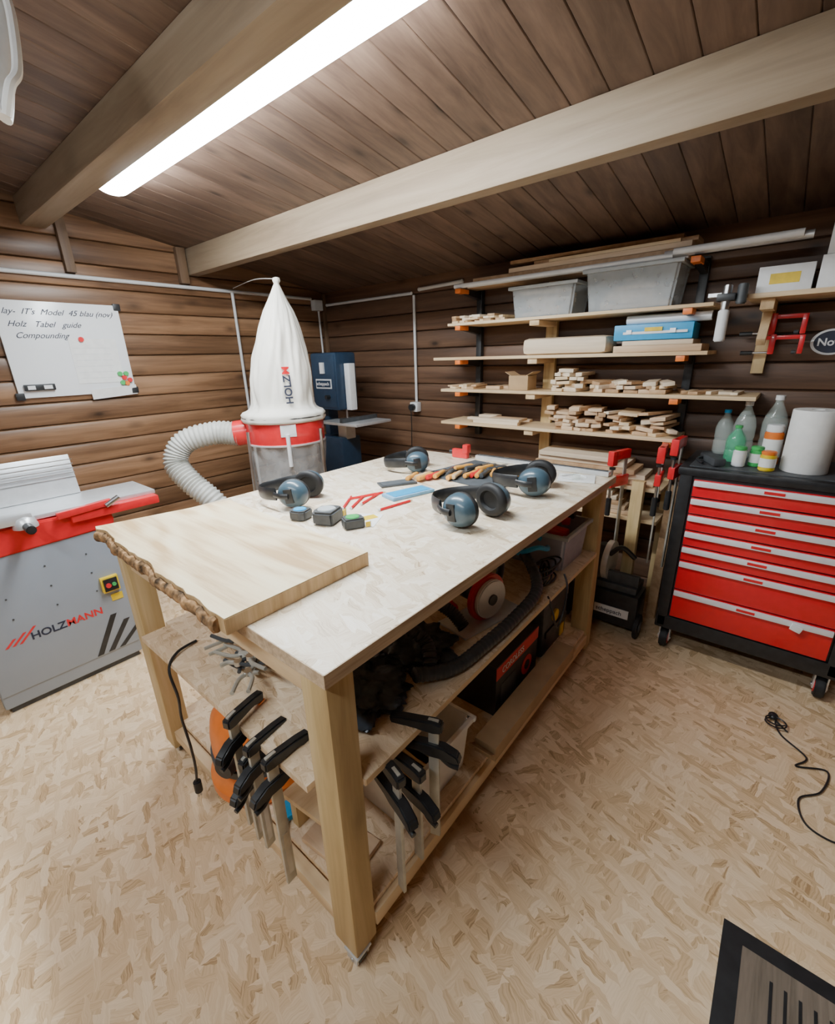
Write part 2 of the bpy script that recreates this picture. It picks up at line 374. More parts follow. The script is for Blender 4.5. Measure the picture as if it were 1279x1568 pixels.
# ------------------------------------------------------------------ workbench
R=root("workbench"); T=.953; S1=.600; S0=.155
m=MB(); m.b2((.40,.57,T-.034),(2.13,1.79,T),OSBT,bev=.002); m.done("top",R)
m=MB()
for a,b_ in (((.3985,.5685,T-.033),(2.1315,.5705,T-.001)),((.3985,1.7895,T-.033),(2.1315,1.7915,T-.001)),): m.b2(a,b_,OSBE)
m.b2((.3985,.5685,T-.033),(.4005,1.7915,T-.001),OSBE); m.b2((2.1295,.5685,T-.033),(2.1315,1.7915,T-.001),OSBE)
m.done("top_edge",R)
m=MB()
LEG=[(.415,.59),(.415,1.64),(2.02,.59),(2.02,1.64)]
for x,y in LEG: m.b2((x,y,.048),(x+.072,y+.085,T-.034),PINEZ,bev=.005)
m.done("legs",R)
m=MB()
for y in (.60,1.68): m.b2((.487,y+.012,T-.075),(2.02,y+.045,T-.035),PINEX,bev=.003)
for y in (.585,1.70): m.b2((.487,y,.085),(2.02,y+.03,.135),PINEX,bev=.003)
m.done("long_rails",R)
m=MB()
for x in (.425,2.045): m.b2((x,.675,T-.115),(x+.035,1.64,T-.035),PINEY,bev=.003); m.b2((x,.675,.085),(x+.035,1.64,.13),PINEY,bev=.003)
m.b2((.455,.60,S1-.065),(.485,1.72,S1-.02),PINEY,bev=.003); m.b2((2.03,.60,S1-.065),(2.06,1.72,S1-.02),PINEY,bev=.003)
m.done("cross_rails",R)
m=MB(); m.b2((.4875,.585,S1-.02),(2.019,1.639,S1),OSBS,bev=.002); m.b2((.395,.676,S1-.02),(.4875,1.61,S1),OSBS,bev=.001); m.b2((.46,.60,.136),(2.05,1.70,.154),OSBS,bev=.002)
m.b2((.49,.5835,S1-.019),(2.018,.5855,S1-.001),PINEX); m.done("lower_shelves",R)
m=MB()
for i,(x,y) in enumerate(LEG):
    cx_,cy_=(x+.022,y+.022) if i==0 else (x+.036,y+.042)
    m.b2((cx_-.025,cy_-.025,.042),(cx_+.025,cy_+.025,.048),ALU)
    m.b2((cx_-.022,cy_-.018,.014),(cx_-.016,cy_+.018,.044),ALU); m.b2((cx_+.016,cy_-.018,.014),(cx_+.022,cy_+.018,.044),ALU)
    m.cyl((cx_-.014,cy_,.021),(cx_+.014,cy_,.021),.021,DGREY,bev=.004); m.cyl((cx_-.024,cy_,.021),(cx_+.024,cy_,.021),.006,STEEL)
m.done("castors",R)

# board on bench
m=MB(); pts=[]; n=30
for k in range(n+1):
    y=.83+(1.72-.83)*k/n
    pts.append((.352+.016*mnoise.noise(Vector((y*9,0,0)))+.009*mnoise.noise(Vector((y*40,3,0)))+ .03*(k/n),y))
poly=pts+[(.80,1.62),(.785,1.2),(.775,.83)]
zb=T+.001
m.prism(poly[::-1],.040,BOARDE,Matrix.Translation((0,0,zb)),bev=.0015)
m.prism([(x+(.001 if x<.5 else -.001),y+(.001 if y<1 else -.001)) for x,y in poly][::-1],.0015,BOARD,Matrix.Translation((0,0,zb+.0395)))
m.tube([(x-.003,y,zb+.015) for x,y in pts[1:-1]],lambda t:.017+.008*mnoise.noise(Vector((t*40,0,0))),BARK,seg=10,n=3,flat=(1,.7))
m.done("rough_sawn_board")

# ------------------------------------------------------------------ ear defenders
def earmuff(name,loc,rz,sp=.062,s=1.15):
    R=bpy.data.objects.new(name,None); SC.collection.objects.link(R)
    M0=Matrix.Translation(loc)@Euler((0,0,rz)).to_matrix().to_4x4()@Matrix.Scale(s,4)
    m=MB(M0)
    for s_ in (1,-1):
        y=s_*sp
        mm=m.M; m.M=mm@Matrix.Translation((.085,y,.051))@Euler((rad(-90)*s_,rad(8)*s_,0)).to_matrix().to_4x4()@Matrix.Diagonal((1.1,.98,1,1))
        m.lathe([(0,.040),(.018,.0395),(.032,.035),(.043,.025),(.048,.012),(.049,0)],MUFF,seg=28)
        m.lathe([(.049,0),(.051,-.004),(.050,-.01),(.047,-.016),(.040,-.02),(.030,-.019),(.026,-.008),(0,-.006)],RUBBER,seg=28)
        m.box((0,0,.038),(.028,.05,.008),BLACK,bev=.003)
        m.M=mm
        m.tube([(.085,y+s_*.044,.052),(.06,y+s_*.048,.053),(.03,y+s_*.034,.054)],.006,BLACK,seg=8,flat=(1.6,.8))
    arc=[(.035,sp+.03,.054),(-.01,sp+.012,.05),(-.045,sp-.015,.045),(-.066,.02,.042),(-.066,-.02,.042),(-.045,-sp+.015,.045),(-.01,-sp-.012,.05),(.035,-sp-.03,.054)]
    m.tube(arc,.012,BLACK,seg=10,n=6,flat=(1.8,.42))
    m.done("band_and_cups",R,ang=50)
earmuff("ear_defenders",(.985,1.555,T),rad(-62))
earmuff("ear_defenders",(1.66,1.50,T),rad(-50),s=1.08)
earmuff("ear_defenders",(1.67,.86,T),rad(-75),s=1.2)
earmuff("ear_defenders",(1.265,.875,T),rad(-100),sp=.066,s=1.22)

# ------------------------------------------------------------------ bench-top tools
def chisel(m,x,y,a,L=.24,hm=HANDLE,dz=0):
    M0=m.M; m.M=Matrix.Translation((x,y,T+.0185+dz))@Euler((0,0,a)).to_matrix().to_4x4()
    m.lathe([(.0,0),(.011,.003),(.0125,.02),(.010,.05),(.012,.08),(.010,.105),(.007,.115),(0,.116)],hm,rot=(0,rad(90),0),seg=14)
    m.cyl((.11,0,0),(.15,0,-.004),.006,STEEL,r2=.004,seg=10); m.box((.15+(L-.13)/2,0,-.008),(L-.13,.014,.004),STEEL,bev=.001)
    m.M=M0
m=MB(); m.box((1.82,1.10,T+.0025),(.40,.44,.004),CANVAS,rot=(0,0,rad(-8)),bev=.001)
m.done("tool_roll")
m=MB()
for k in range(18):
    chisel(m,1.50+.021*k+random.uniform(-.03,.03),1.31-.024*k+random.uniform(-.01,.01),rad(random.uniform(-2,24)),random.uniform(.2,.24),(HANDLE,PINEX,HANDLE,RED,HANDLE,DGREY)[k%6],dz=.001*(k%3))
for k in range(6): chisel(m,1.78+.02*k,1.24-.05*k,rad(-20+random.uniform(-8,8)),.20,DGREY if k%2 else HANDLE)
m.done("wood_chisel_set")
m=MB(); m.box((1.355,1.18,T+.0075),(.21,.09,.013),LBLUE,rot=(0,0,rad(-15)),bev=.002); m.box((1.355,1.18,T+.0145),(.18,.07,.002),BLUE,rot=(0,0,rad(-15))); m.done("blue_notebook")
m=MB(); m.box((1.45,1.33,T+.005),(.17,.08,.007),DGREY,rot=(0,0,rad(-30)),bev=.002); m.box((1.45,1.33,T+.0095),(.15,.065,.001),CANVAS,rot=(0,0,rad(-30))); m.done("mobile_phone")
def pencil(name,p,a,mat,L=.15):
    m=MB(Matrix.Translation((p[0],p[1],T+.0055))@Euler((0,0,a)).to_matrix().to_4x4())
    m.cyl((0,0,0),(L,0,0),.0048,mat,seg=6); m.cyl((L,0,0),(L+.016,0,0),.0048,PINEX,r2=.0008,seg=6); m.cyl((-.008,0,0),(0,0,0),.0048,WHITEP,seg=8); m.done(name)
for i,(p,a,mt) in enumerate([((1.06,1.26),.62,RED),((1.08,1.235),.50,RED),((1.16,1.33),-.35,RED),((1.14,1.24),.3,RED),((1.13,1.13),-.15,RED)]): pencil("pencil",p,a,mt)
m=MB(); m.box((1.03,1.10,T+.001),(.13,.09,.001),PAPER,rot=(0,0,.5)); m.box((1.05,1.11,T+.002),(.06,.04,.001),YEL,rot=(0,0,-.3)); m.done("paper_notes")
def tapem(name,x,y,a,c,s=1):
    m=MB(Matrix.Translation((x,y,T+.001))@Euler((0,0,a)).to_matrix().to_4x4()@Matrix.Scale(s,4))
    pl=[(-.04,-.036),(.04,-.036),(.045,-.02),(.045,.01),(.028,.036),(-.02,.040),(-.042,.025)]
    m.prism(pl,.042,DGREY,bev=.006); m.cyl((0,0,.035),(0,0,.045),.028,c,bev=.002); m.box((.055,-.03,.012),(.02,.004,.02),YEL); m.box((.066,-.03,.012),(.003,.006,.024),STEEL); m.done(name)
tapem("tape_measure",.935,1.20,.4,LIDP,1.15); tapem("tape_measure",.90,1.31,1.9,BLUE,.85); tapem("tape_measure",.955,1.09,-.5,GREEN,.85)
m=MB(); m.box((2.10,.95,T+.012),(.04,.72,.022),ALU,bev=.003); m.box((2.10,.95,T+.024),(.018,.70,.004),DGREY); m.done("aluminium_straight_edge")
m=MB(); m.box((1.98,.70,T+.003),(.14,.16,.004),PAPER,rot=(0,0,.3),bev=.001); m.tube([(1.93,.7,T+.008),(1.95,.76,T+.01),(2.03,.72,T+.008),(2.0,.66,T+.008)],.0025,WHITEP); m.cyl((1.95,.69,T+.006),(1.95,.69,T+.03),.018,CLEARP); m.done("paper_and_dust_mask")
m=MB(); m.box((2.07,1.40,T+.026),(.03,.1,.05),RED,bev=.006); m.box((2.07,1.36,T+.055),(.04,.035,.05),RED,bev=.008); m.cyl((2.07,1.47,T+.03),(2.07,1.43,T+.03),.014,BLACK); m.done("bench_clamp")

# ------------------------------------------------------------------ planer machine (left)
R=root("planer_thicknesser")
m=MB(); y0=2.49
m.b2((.03,y0,.03),(.605,2.95,.76),MGREY,bev=.012)
m.b2((.035,y0-.006,.10),(.60,y0+.01,.755),MGREY,bev=.003)
m.b2((.05,y0+.02,0),(.59,2.93,.035),DGREY)
m.done("cabinet",R)
m=MB()
prof=[(-.12,.73),(.62,.755),(.63,.80),(.60,.845),(.3,.86),(-.12,.86)]
m.prism(prof,.50,RED,Matrix(((1,0,0,0),(0,0,1,2.475),(0,1,0,0),(0,0,0,1))),bev=.006)
m.b2((.46,2.45,.82),(.84,2.78,.862),RED,bev=.008)
m.box((.52,2.455,.875),(.22,.03,.03),RED,rot=(0,rad(-4),0),bev=.006); m.cyl((.60,2.44,.87),(.66,2.44,.9),.012,STEEL)
m.done("red_bed",R)
m=MB(); m.b2((-.35,2.50,.862),(.845,2.80,.882),ALU,bev=.003)
m.box((.19,2.80,.98),(.80,.02,.20),ALU,rot=(rad(-12),0,0),bev=.003)
for k in range(8): m.box((.19,2.786-.005*k*.9+.012,.90+k*.023),(.80,.004,.004),STEEL)
m.b2((.10,2.80,.86),(.18,2.95,.93),DGREY,bev=.005)
m.done("aluminium_table_and_fence",R)
m=MB(); m.lathe([(0,.05),(.02,.05),(.035,.04),(.045,.01),(.045,0)],ALU,c=(.30,2.46,.85),seg=20); m.cyl((.30,2.43,.86),(.30,2.35,.86),.018,BLACK,bev=.004); m.b2((.20,2.44,.87),(.33,2.50,.915),ALU,bev=.012)
m.b2((.50,y0-.03,.43),(.575,y0-.006,.51),YEL,bev=.003); m.b2((.508,y0-.036,.438),(.567,y0-.028,.502),BLACK); m.cyl((.525,y0-.036,.47),(.525,y0-.046,.47),.011,RED); m.cyl((.55,y0-.036,.47),(.55,y0-.044,.47),.009,GREEN)
m.b2((.53,y0-.009,.37),(.58,y0-.006,.405),YEL)
for z in (.65,.55,.45):
    for x in (.16,.32,.48): m.cyl((x,y0-.005,z),(x,y0-.009,z),.004,DGREY,seg=8)
m.done("switch_and_knobs",R)
m=MB()
MF=Matrix(((1,0,0,0),(0,0,-1,y0-.0065),(0,1,0,0),(0,0,0,1)))
for k in range(3): x=.10+k*.025; hgt=.035+.014*k; m.prism([(x,.325),(x+.012,.325),(x+.012+hgt,.325+hgt),(x+hgt,.325+hgt)],.001,RED,MF)
for k in range(3): x=.405+k*.05; m.prism([(x,.105),(x+.028,.105),(x+.028+.10,.30-k*.05),(x+.10,.30-k*.05)],.001,BLACK,MF)
m.done("stripe_decals",R)
text("HOLZ",.05,(.195,y0-.007,.325),FY,INK,R,"lettering_1",bold=.001); text("MANN",.05,(.33,y0-.007,.325),FY,RED,R,"lettering_2",bold=.001)

# ------------------------------------------------------------------ dust extractor
R=root("dust_extractor"); EX,EY=1.66,2.46
m=MB(); K=.238/.256
m.lathe([(.252*K,1.02),(.256*K,1.03),(.256*K,1.15),(.252*K,1.16),(.235*K,1.165),(.235*K,1.01),(.252*K,1.02)],RED,c=(EX,EY,0),seg=48)
for z in (1.02,1.155): m.lathe([(.253*K,z-.006),(.262*K,z-.004),(.262*K,z+.004),(.253*K,z+.006)],ALU,c=(EX,EY,0),seg=48)
a0=math.atan2(-EY,-EX)
m.box((EX+.239*math.cos(a0+.05),EY+.239*math.sin(a0+.05),1.11),(.006,.09,.07),WHITEP,rot=(0,0,a0+.05),bev=.002)
m.cyl((EX-.15,EY+.15,1.085),(EX-.225,EY+.215,1.075),.078,RED,seg=28)
m.done("drum_ring",R)
def wob(r,z,a):
    g=min(1,max(.2,(z-1.19)*14))
    p=Vector((math.cos(a)*2.2,math.sin(a)*2.2,z*3.0))
    n=mnoise.noise(p)*.10+mnoise.noise(p*2.6+Vector((5,0,0)))*.06
    fold=-.075*max(0,math.sin(a*5+z*4+3*mnoise.noise(p)))**4-.05*max(0,math.sin(a*9-z*7+2))**3
    return r*(1.03+g*(n+fold))
prof=[(.245,1.15),(.252,1.165),(.247,1.18),(.251,1.19),(.240,1.205),(.22,1.212),(.200,1.225),(.188,1.25)]
base=[(.185,1.29),(.183,1.34),(.178,1.40),(.170,1.46),(.160,1.52),(.148,1.58),(.134,1.63),(.118,1.68),(.101,1.73),(.083,1.78),(.062,1.82),(.042,1.86),(.026,1.895),(.014,1.92),(.022,1.935),(.019,1.95),(0,1.955)]
pf=[prof[-1]]+base
for (r1,z1),(r2_,z2) in zip(pf,pf[1:]):
    for k in (1,2): prof.append((r1+(r2_-r1)*k/2,z1+(z2-z1)*k/2))
rt=Vector((.64,-.77,0)); SH=Matrix.Identity(4); kx=.05/.75; SH[0][2]=rt.x*kx; SH[1][2]=rt.y*kx; SH[0][3]=-rt.x*kx*1.2; SH[1][3]=-rt.y*kx*1.2
m=MB(Matrix.Translation((EX,EY,0))@SH); m.lathe(prof,BAG,seg=128,wob=wob)
m.M=Matrix.Identity(4); m.lathe([(.246,1.172),(.2545,1.178),(.246,1.184)],RUBBER,c=(EX,EY,0),seg=48)
m.done("filter_bag",R,ang=80)
m=MB(); m.lathe([(.234,1.015),(.23,.95),(.222,.85),(.226,.7),(.22,.55),(.19,.42),(.1,.36),(0,.35)],CLEAR,c=(EX,EY,0),seg=64,wob=lambda r,z,a:r*(1+.03*math.sin(a*9+z*14)+.02*math.sin(a*17))); m.lathe([(0,.36),(.17,.40),(.19,.5),(.12,.58),(0,.6)],SCRAPA,c=(EX,EY,0),seg=32); m.done("collection_bag",R,ang=80)
m=MB()
for k in range(3):
    a=k*2.09+.9; x,y=EX+.27*math.cos(a),EY+.27*math.sin(a); m.cyl((x,y,.08),(EX+.245*math.cos(a),EY+.245*math.sin(a),1.1),.012,STEEL)
m.b2((EX-.30,EY-.28,.06),(EX+.30,EY+.28,.085),NAVY,bev=.01)
for sx in (-.26,.26):
    for sy in (-.23,.23): m.cyl((EX+sx-.015,EY+sy,.03),(EX+sx+.015,EY+sy,.03),.03,RUBBER)
m.cyl((EX+.25*math.cos(a0+.02),EY+.25*math.sin(a0+.02),.90),(EX+.245*math.cos(a0+.02),EY+.245*math.sin(a0+.02),1.09),.012,HANDAL)
m.tube([(EX+.03,EY-.038,1.945),(1.85,2.9,2.01),(1.975,3.38,2.02)],.003,WHITEP,seg=6)
m.done("frame",R)
path=catmull([(1.45,2.655,1.07),(1.35,2.76,1.085),(1.2,2.87,1.04),(1.13,2.89,.92),(1.16,2.80,.80),(1.23,2.70,.68),(1.30,2.64,.5),(1.30,2.6,.3)],30)
m=MB(); m.tube(path,lambda t:.068+.006*math.sin(t*2*math.pi*52),HOSE,seg=22,raw=True); m.done("flexible_hose",R,ang=80)
Mt=Matrix.Translation((EX+.206*math.cos(a0+.30),EY+.206*math.sin(a0+.30),1.26))@Euler((0,0,a0+.28+math.pi/2)).to_matrix().to_4x4()@Euler((rad(84),0,0)).to_matrix().to_4x4()@Euler((0,0,rad(90))).to_matrix().to_4x4()
text("HOLZ",.06,Mt.translation,Mt.to_3x3().to_4x4(),INK,R,"lettering_1",bold=.0015)
M2=Mt@Matrix.Translation((.165,0,0)); text("M",.06,M2.translation,Mt.to_3x3().to_4x4(),RED,R,"lettering_2",bold=.0015)

# ------------------------------------------------------------------ band saw in the corner
R=root("band_saw"); bx,by=2.38,2.80
m=MB(); m.b2((bx-.10,by-.15,1.13),(bx+.10,by+.15,1.55),NAVY,bev=.02); m.b2((bx-.105,by-.13,1.15),(bx-.09,by+.13,1.53),NAVY,bev=.004)
m.b2((bx-.02,by+.08,.6),(bx+.08,by+.14,1.2),NAVY,bev=.008)
m.b2((bx-.10,by-.15,.50),(bx+.10,by+.15,.92),NAVY,bev=.02)
m.done("body",R)
m=MB(); m.b2((bx-.03,by-.21,1.13),(bx+.03,by-.155,1.47),WHITEP,bev=.004); m.cyl((bx,by-.12,1.0),(bx,by-.12,1.15),.008,STEEL); m.b2((bx-.109,by-.09,1.29),(bx-.104,by+.09,1.36),WHITEP); m.b2((bx-.112,by-.08,1.30),(bx-.108,by+.08,1.35),NAVY); m.cyl((bx-.1,by-.05,1.23),(bx-.14,by-.05,1.23),.015,BLACK)
m.b2((bx-.12,by-.02,1.40),(bx-.105,by+.02,1.48),WHITEP)
m.done("guard",R)
m=MB(); m.b2((bx-.17,by-.40,1.03),(bx+.20,by+.02,1.05),ALU,bev=.004); m.b2((bx-.17,by-.25,1.05),(bx+.2,by-.22,1.08),DGREY,bev=.003); m.b2((bx-.05,by-.15,.9),(bx+.05,by-.05,1.03),ALU,bev=.01); m.done("table",R)
m=MB()
for sx in (-.13,.13):
    for sy in (-.2,.2): m.b2((bx+sx-.02,by+sy-.02,0),(bx+sx+.02,by+sy+.02,.5),DGREY)
m.b2((bx-.16,by-.23,.47),(bx+.16,by+.23,.50),DGREY,bev=.004); m.done("stand",R)
text("scheppach",.035,(bx-.113,by+.078,1.315),FX,WHITEP,R,"lettering",bold=.0005)

# ------------------------------------------------------------------ wall shelving
R=root("shelving_unit"); X0,X1=2.56,2.85
m=MB(); m.b2((X0,.36,1.684),(X1,1.84,1.70),PINEY,bev=.002)
m.b2((X0,.35,1.474),(X1,1.96,1.492),PINEY,bev=.002)
m.b2((X0,.13,1.270),(X1,1.90,1.288),PINEY,bev=.002)
m.b2((X0,.43,1.052),(X1,1.90,1.070),PINEY,bev=.002)
m.done("boards",R)
m=MB(); m.b2((XS-.045,1.20,.85),(XS-.012,1.27,1.93),PINEZ,bev=.003)
for z in (1.684,1.474,1.27,1.052): m.b2((X0+.01,1.205,z-.03),(XS-.03,1.265,z-.001),PINEX,bev=.003)
m.done("wood_uprights",R)
m=MB()
for y in (1.76,.46):
    m.b2((XS-.045,y-.02,.95),(XS-.01,y+.02,1.93),BLACK,bev=.003)
    for z in (1.90,1.684,1.474,1.27,1.052):
        m.prism([(0,0),(0,-.05),(.25,-.022),(.27,0)],.03,BLACK,Matrix(((-1,0,0,XS-.03),(0,0,1,y-.015),(0,1,0,z-.001),(0,0,0,1))))
        m.b2((X0-.002,y-.02,z-.028),(X0+.10,y+.02,z-.0015),ORANGE,bev=.003)
m.done("brackets",R)

def lumber(name,y0,y1,x0,x1,z,layers,th=.018,w=.06,mats=None,along='y',minl=.25,jit=.05):
    mats=mats or [SCRAPA,SCRAPC,PINEY,SCRAPB]
    m=MB()
    for l in range(layers):
        if along=='y':
            x=x0+random.uniform(0,.02)
            while x<x1-w*.4:
                ww=w*random.uniform(.6,1.2)
                if x+ww>x1: ww=x1-x
                L=(y1-y0)*random.uniform(minl,1); yc=random.uniform(y0+L/2,y1-L/2)
                hh=th*random.uniform(.75,1.0)
                m.box((x+ww/2,yc,z+l*th+hh/2),(ww*.96,L,hh),random.choice(mats),rot=(0,0,random.uniform(-jit,jit)*.6),bev=.0015)
                x+=ww+.002
        else:
            y=y0
            while y<y1-w*.4:
                ww=w*random.uniform(.5,1.4)
                if y+ww>y1: ww=y1-y
                if l>1 and random.random()<.15: y+=ww; continue
                L=(x1-x0)*random.uniform(.5,1); hh=th*random.uniform(.7,1.1)
                xs=x0+random.uniform(0,.03)
                m.box((xs+L/2,y+ww/2,z+l*th+hh/2),(L,ww*.94,hh),random.choice(mats),rot=(random.uniform(-jit,jit)*.25*(l>0),random.uniform(-jit,jit)*.1*(l>0),random.uniform(-jit,jit)),bev=.0015)
                y+=ww+.003
    return m.done(name)
m=MB(); m.b2((2.64,.50,1.905),(2.80,1.78,1.93),SCRAPB,bev=.002); m.b2((2.64,.55,1.931),(2.80,1.70,1.955),SCRAPB,bev=.002); m.b2((2.64,.5,1.956),(2.74,1.45,1.98),SCRAPA,bev=.002); m.b2((2.66,.48,1.981),(2.80,1.30,2.0),SCRAPB,bev=.002); m.b2((2.64,.55,1.981),(2.658,1.2,1.995),PINEY); m.box((2.72,1.0,2.012),(.10,.9,.018),SCRAPB,rot=(0,0,.04)); m.done("long_plank_stack")
m=MB(); m.cyl((2.585,.56,1.915),(2.585,1.80,1.915),.013,WHITEP); m.cyl((2.615,.50,1.915),(2.615,1.72,1.915),.013,WHITEP)
m.cyl((2.565,.09,1.93),(2.585,.56,1.93),.015,WHITEP);  m.cyl((2.60,.06,1.925),(2.60,.6,1.925),.016,ALU); m.done("white_plastic_pipes")
lumber("wood_offcuts",1.44,1.82,2.57,2.80,1.701,3,.014,.05,along='x',jit=.25)
lumber("wood_offcuts",1.43,1.60,2.62,2.82,1.289,1,.02,.05)
lumber("wood_offcuts",1.64,1.86,2.58,2.8,1.289,2,.014,.05,along='x',jit=.3)
lumber("wood_offcuts",.94,1.12,2.57,2.80,1.289,6,.021,.07,[SCRAPC,PINEY,SCRAPC],along='x',jit=.3)
lumber("wood_offcuts",.50,.90,2.57,2.82,1.289,3,.02,.065,along='x',jit=.6)
lumber("wood_offcuts",.20,.46,2.60,2.82,1.289,1,.016,.05,along='x',jit=.5)
lumber("wood_offcuts",1.30,1.70,2.58,2.82,1.071,2,.02,.07,[SCRAPA,SCRAPC])
lumber("wood_offcuts",.82,1.14,2.57,2.82,1.071,6,.022,.065,[SCRAPB,SCRAPA,SCRAPA],jit=.4,along='x')
lumber("wood_offcuts",.47,.77,2.57,2.82,1.071,6,.020,.075,jit=.55,along='x')
m=MB(); m.b2((2.56,.45,.775),(2.85,1.5,.795),PINEY,bev=.002); m.b2((2.56,.45,.595),(2.85,1.5,.615),PINEY,bev=.002); m.b2((2.57,1.5,0),(2.84,1.54,.8),PINEZ); m.b2((2.80,.45,0),(2.84,.49,.8),PINEZ)
for k in range(5): m.box((2.68+.02*(k%2),.85+.02*k,.81+.028*k),(.2,.7-.06*k,.026),random.choice([SCRAPA,SCRAPB,SCRAPC]),rot=(0,0,random.uniform(-.03,.03)),bev=.002); m.box((2.68,1.0,.63+.026*k),(.22,.8-.05*k,.024),random.choice([SCRAPA,SCRAPB,SCRAPC]),rot=(0,0,random.uniform(-.03,.03)),bev=.002)
m.done("low_wooden_rack")
m=MB(); m.b2((2.60,1.27,1.289),(2.72,1.40,1.375),CARD,bev=.002); m.box((2.66,1.405,1.385),(.12,.05,.003),CARD,rot=(.5,0,0)); m.box((2.66,1.265,1.385),(.12,.05,.003),CARD,rot=(-.5,0,0)); m.done("cardboard_box")
m=MB(); m.b2((2.58,.82,1.493),(2.78,1.31,1.585),SCRAPC,bev=.03); m.done("pale_wooden_board_block")
m=MB(); m.b2((2.57,.38,1.493),(2.80,.78,1.525),SCRAPA,bev=.002); m.b2((2.575,.42,1.5255),(2.78,.74,1.548),SCRAPC,bev=.002); m.done("offcut_panel")
m=MB(); m.box((2.68,.61,1.588),(.20,.36,.075),BLUE,rot=(0,0,.03),bev=.006); m.box((2.578,.6,1.585),(.004,.30,.012),WHITEP); m.b2((2.570,.70,1.58),(2.578,.725,1.60),ALU); m.b2((2.570,.50,1.58),(2.578,.525,1.60),ALU); m.box((2.574,.60,1.6),(.003,.08,.018),YEL); m.done("blue_tool_case")
m=MB(); m.cyl((2.66,.37,1.650),(2.66,.75,1.650),.022,WHITEP); m.cyl((2.66,.369,1.650),(2.66,.368,1.650),.015,DGREY); m.done("white_paper_tube")
def bin_(name,c,sz,mat=BINP,fill=None,rim=LIDP):
    R=root(name); x,y,z=c; a,b_,h=sz
    m=MB(); t=.004
    tp=.9
    def ring(zz,k,in_=0): return [(x-a/2*k+in_,y-b_/2*k+in_,zz),(x+a/2*k-in_,y-b_/2*k+in_,zz),(x+a/2*k-in_,y+b_/2*k-in_,zz),(x-a/2*k+in_,y+b_/2*k-in_,zz)]
    tb=bmesh.new()
    o0=[tb.verts.new(v) for v in ring(z,tp)]; o1=[tb.verts.new(v) for v in ring(z+h,1)]
    i1=[tb.verts.new(v) for v in ring(z+h,1,t)]; i0=[tb.verts.new(v) for v in ring(z+t,tp,t)]
    tb.faces.new(o0[::-1]); tb.faces.new(i0)
    for k in range(4):
        j=(k+1)%4; tb.faces.new((o0[k],o0[j],o1[j],o1[k])); tb.faces.new((o1[k],o1[j],i1[j],i1[k])); tb.faces.new((i1[k],i1[j],i0[j],i0[k]))
    bmesh.ops.bevel(tb,geom=[e for e in tb.edges if abs(e.verts[0].co.z-e.verts[1].co.z)>h*.5],offset=.012,segments=3,affect='EDGES')
    m._add(tb,mat,Matrix.Identity(4)); m.done("tub",R)
    m=MB()
    for s in (-1,1):
        m.box((x+s*(a/2+.004),y,z+h-.008),(.016,b_+.03,.018),rim,bev=.004); m.box((x,y+s*(b_/2+.004),z+h-.008),(a,.016,.018),rim,bev=.004)
    m.done("rim",R)
    if fill:
        m=MB()
        for k in range(fill):
            L=b_*random.uniform(.4,.8); hh=.02
            m.box((x+random.uniform(-.25,.25)*a,y+random.uniform(-.06,.06)*b_,z+.01+hh/2+(k//3)*.022),(.05,L,hh),random.choice([SCRAPA,SCRAPC,SCRAPB]),rot=(0,0,random.uniform(-.15,.15)),bev=.002)
        m.done("contents",R)
    return R
bin_("plastic_storage_bin",(2.69,1.20,1.701),(.24,.38,.165),fill=16)
bin_("plastic_storage_bin",(2.70,.74,1.701),(.25,.44,.20),fill=14)

R=root("bracket_shelf")
m=MB(); m.b2((2.56,-.75,1.70),(2.85,.24,1.72),PINEY,bev=.002); m.done("board",R)
m=MB(); m.b2((XS-.05,.14,1.38),(XS-.012,.19,1.70),PINEZ,bev=.003); m.b2((2.60,.14,1.655),(XS-.05,.19,1.699),PINEX,bev=.003); m.box((2.735,.165,1.60),(.21,.035,.04),PINEX,rot=(0,rad(-48),0),bev=.002)
m.b2((XS-.05,-.55,1.38),(XS-.012,-.5,1.70),PINEZ,bev=.003); m.done("support",R)
def cbox(name,lo,hi):
    m=MB(); m.b2(lo,hi,WHITEP,bev=.002); ym=(lo[1]+hi[1])/2; zm=(lo[2]+hi[2])/2; m.b2((lo[0]-.001,ym-.05,zm-.02),(lo[0]+.001,ym+.05,zm+.02),YEL); m.b2((lo[0]+.02,lo[1]+.02,hi[2]-.001),(hi[0]-.02,hi[1]-.02,hi[2]+.001),CARD); m.done(name)
cbox("white_product_box",(2.57,.03,1.7205),(2.80,.215,1.82)); cbox("white_product_box",(2.57,-.20,1.7205),(2.80,.015,1.84)); cbox("white_product_box",(2.58,-.24,1.842),(2.80,.005,1.97)); cbox("white_product_box",(2.57,-.44,1.7205),(2.80,-.22,1.84))
m=MB(); m.cyl((2.52,.31,1.53),(2.52,.31,1.66),.022,WHITEP,bev=.004); m.cyl((2.52,.31,1.66),(2.52,.31,1.76),.017,STEEL,bev=.003); m.box((2.52,.31,1.71),(.05,.07,.03),BLACK,bev=.005); m.cyl((2.52,.255,1.68),(2.52,.255,1.76),.020,DGREY,bev=.004); m.b2((2.515,.33,1.715),(2.56,.38,1.73),STEEL); m.done("caulking_gun")
def gclamp(name,M,mt=RED,s=1):
    m=MB(M); m.b2((-.012,-.10*s,-.01),(.012,.10*s,.012),mt,bev=.003); m.b2((-.014,-.10*s,-.09*s),(.014,-.075*s,.01),mt,bev=.005); m.b2((-.014,.03*s,-.09*s),(.014,.06*s,.02),mt,bev=.005)
    m.cyl((0,.045*s,-.08*s),(0,.145*s,-.08*s),.006,STEEL,seg=10); m.cyl((0,.13*s,-.08*s),(0,.19*s,-.08*s),.012,BLACK,seg=12); m.cyl((0,-.07*s,-.08*s),(0,-.05*s,-.08*s),.011,DGREY); return m.done(name)
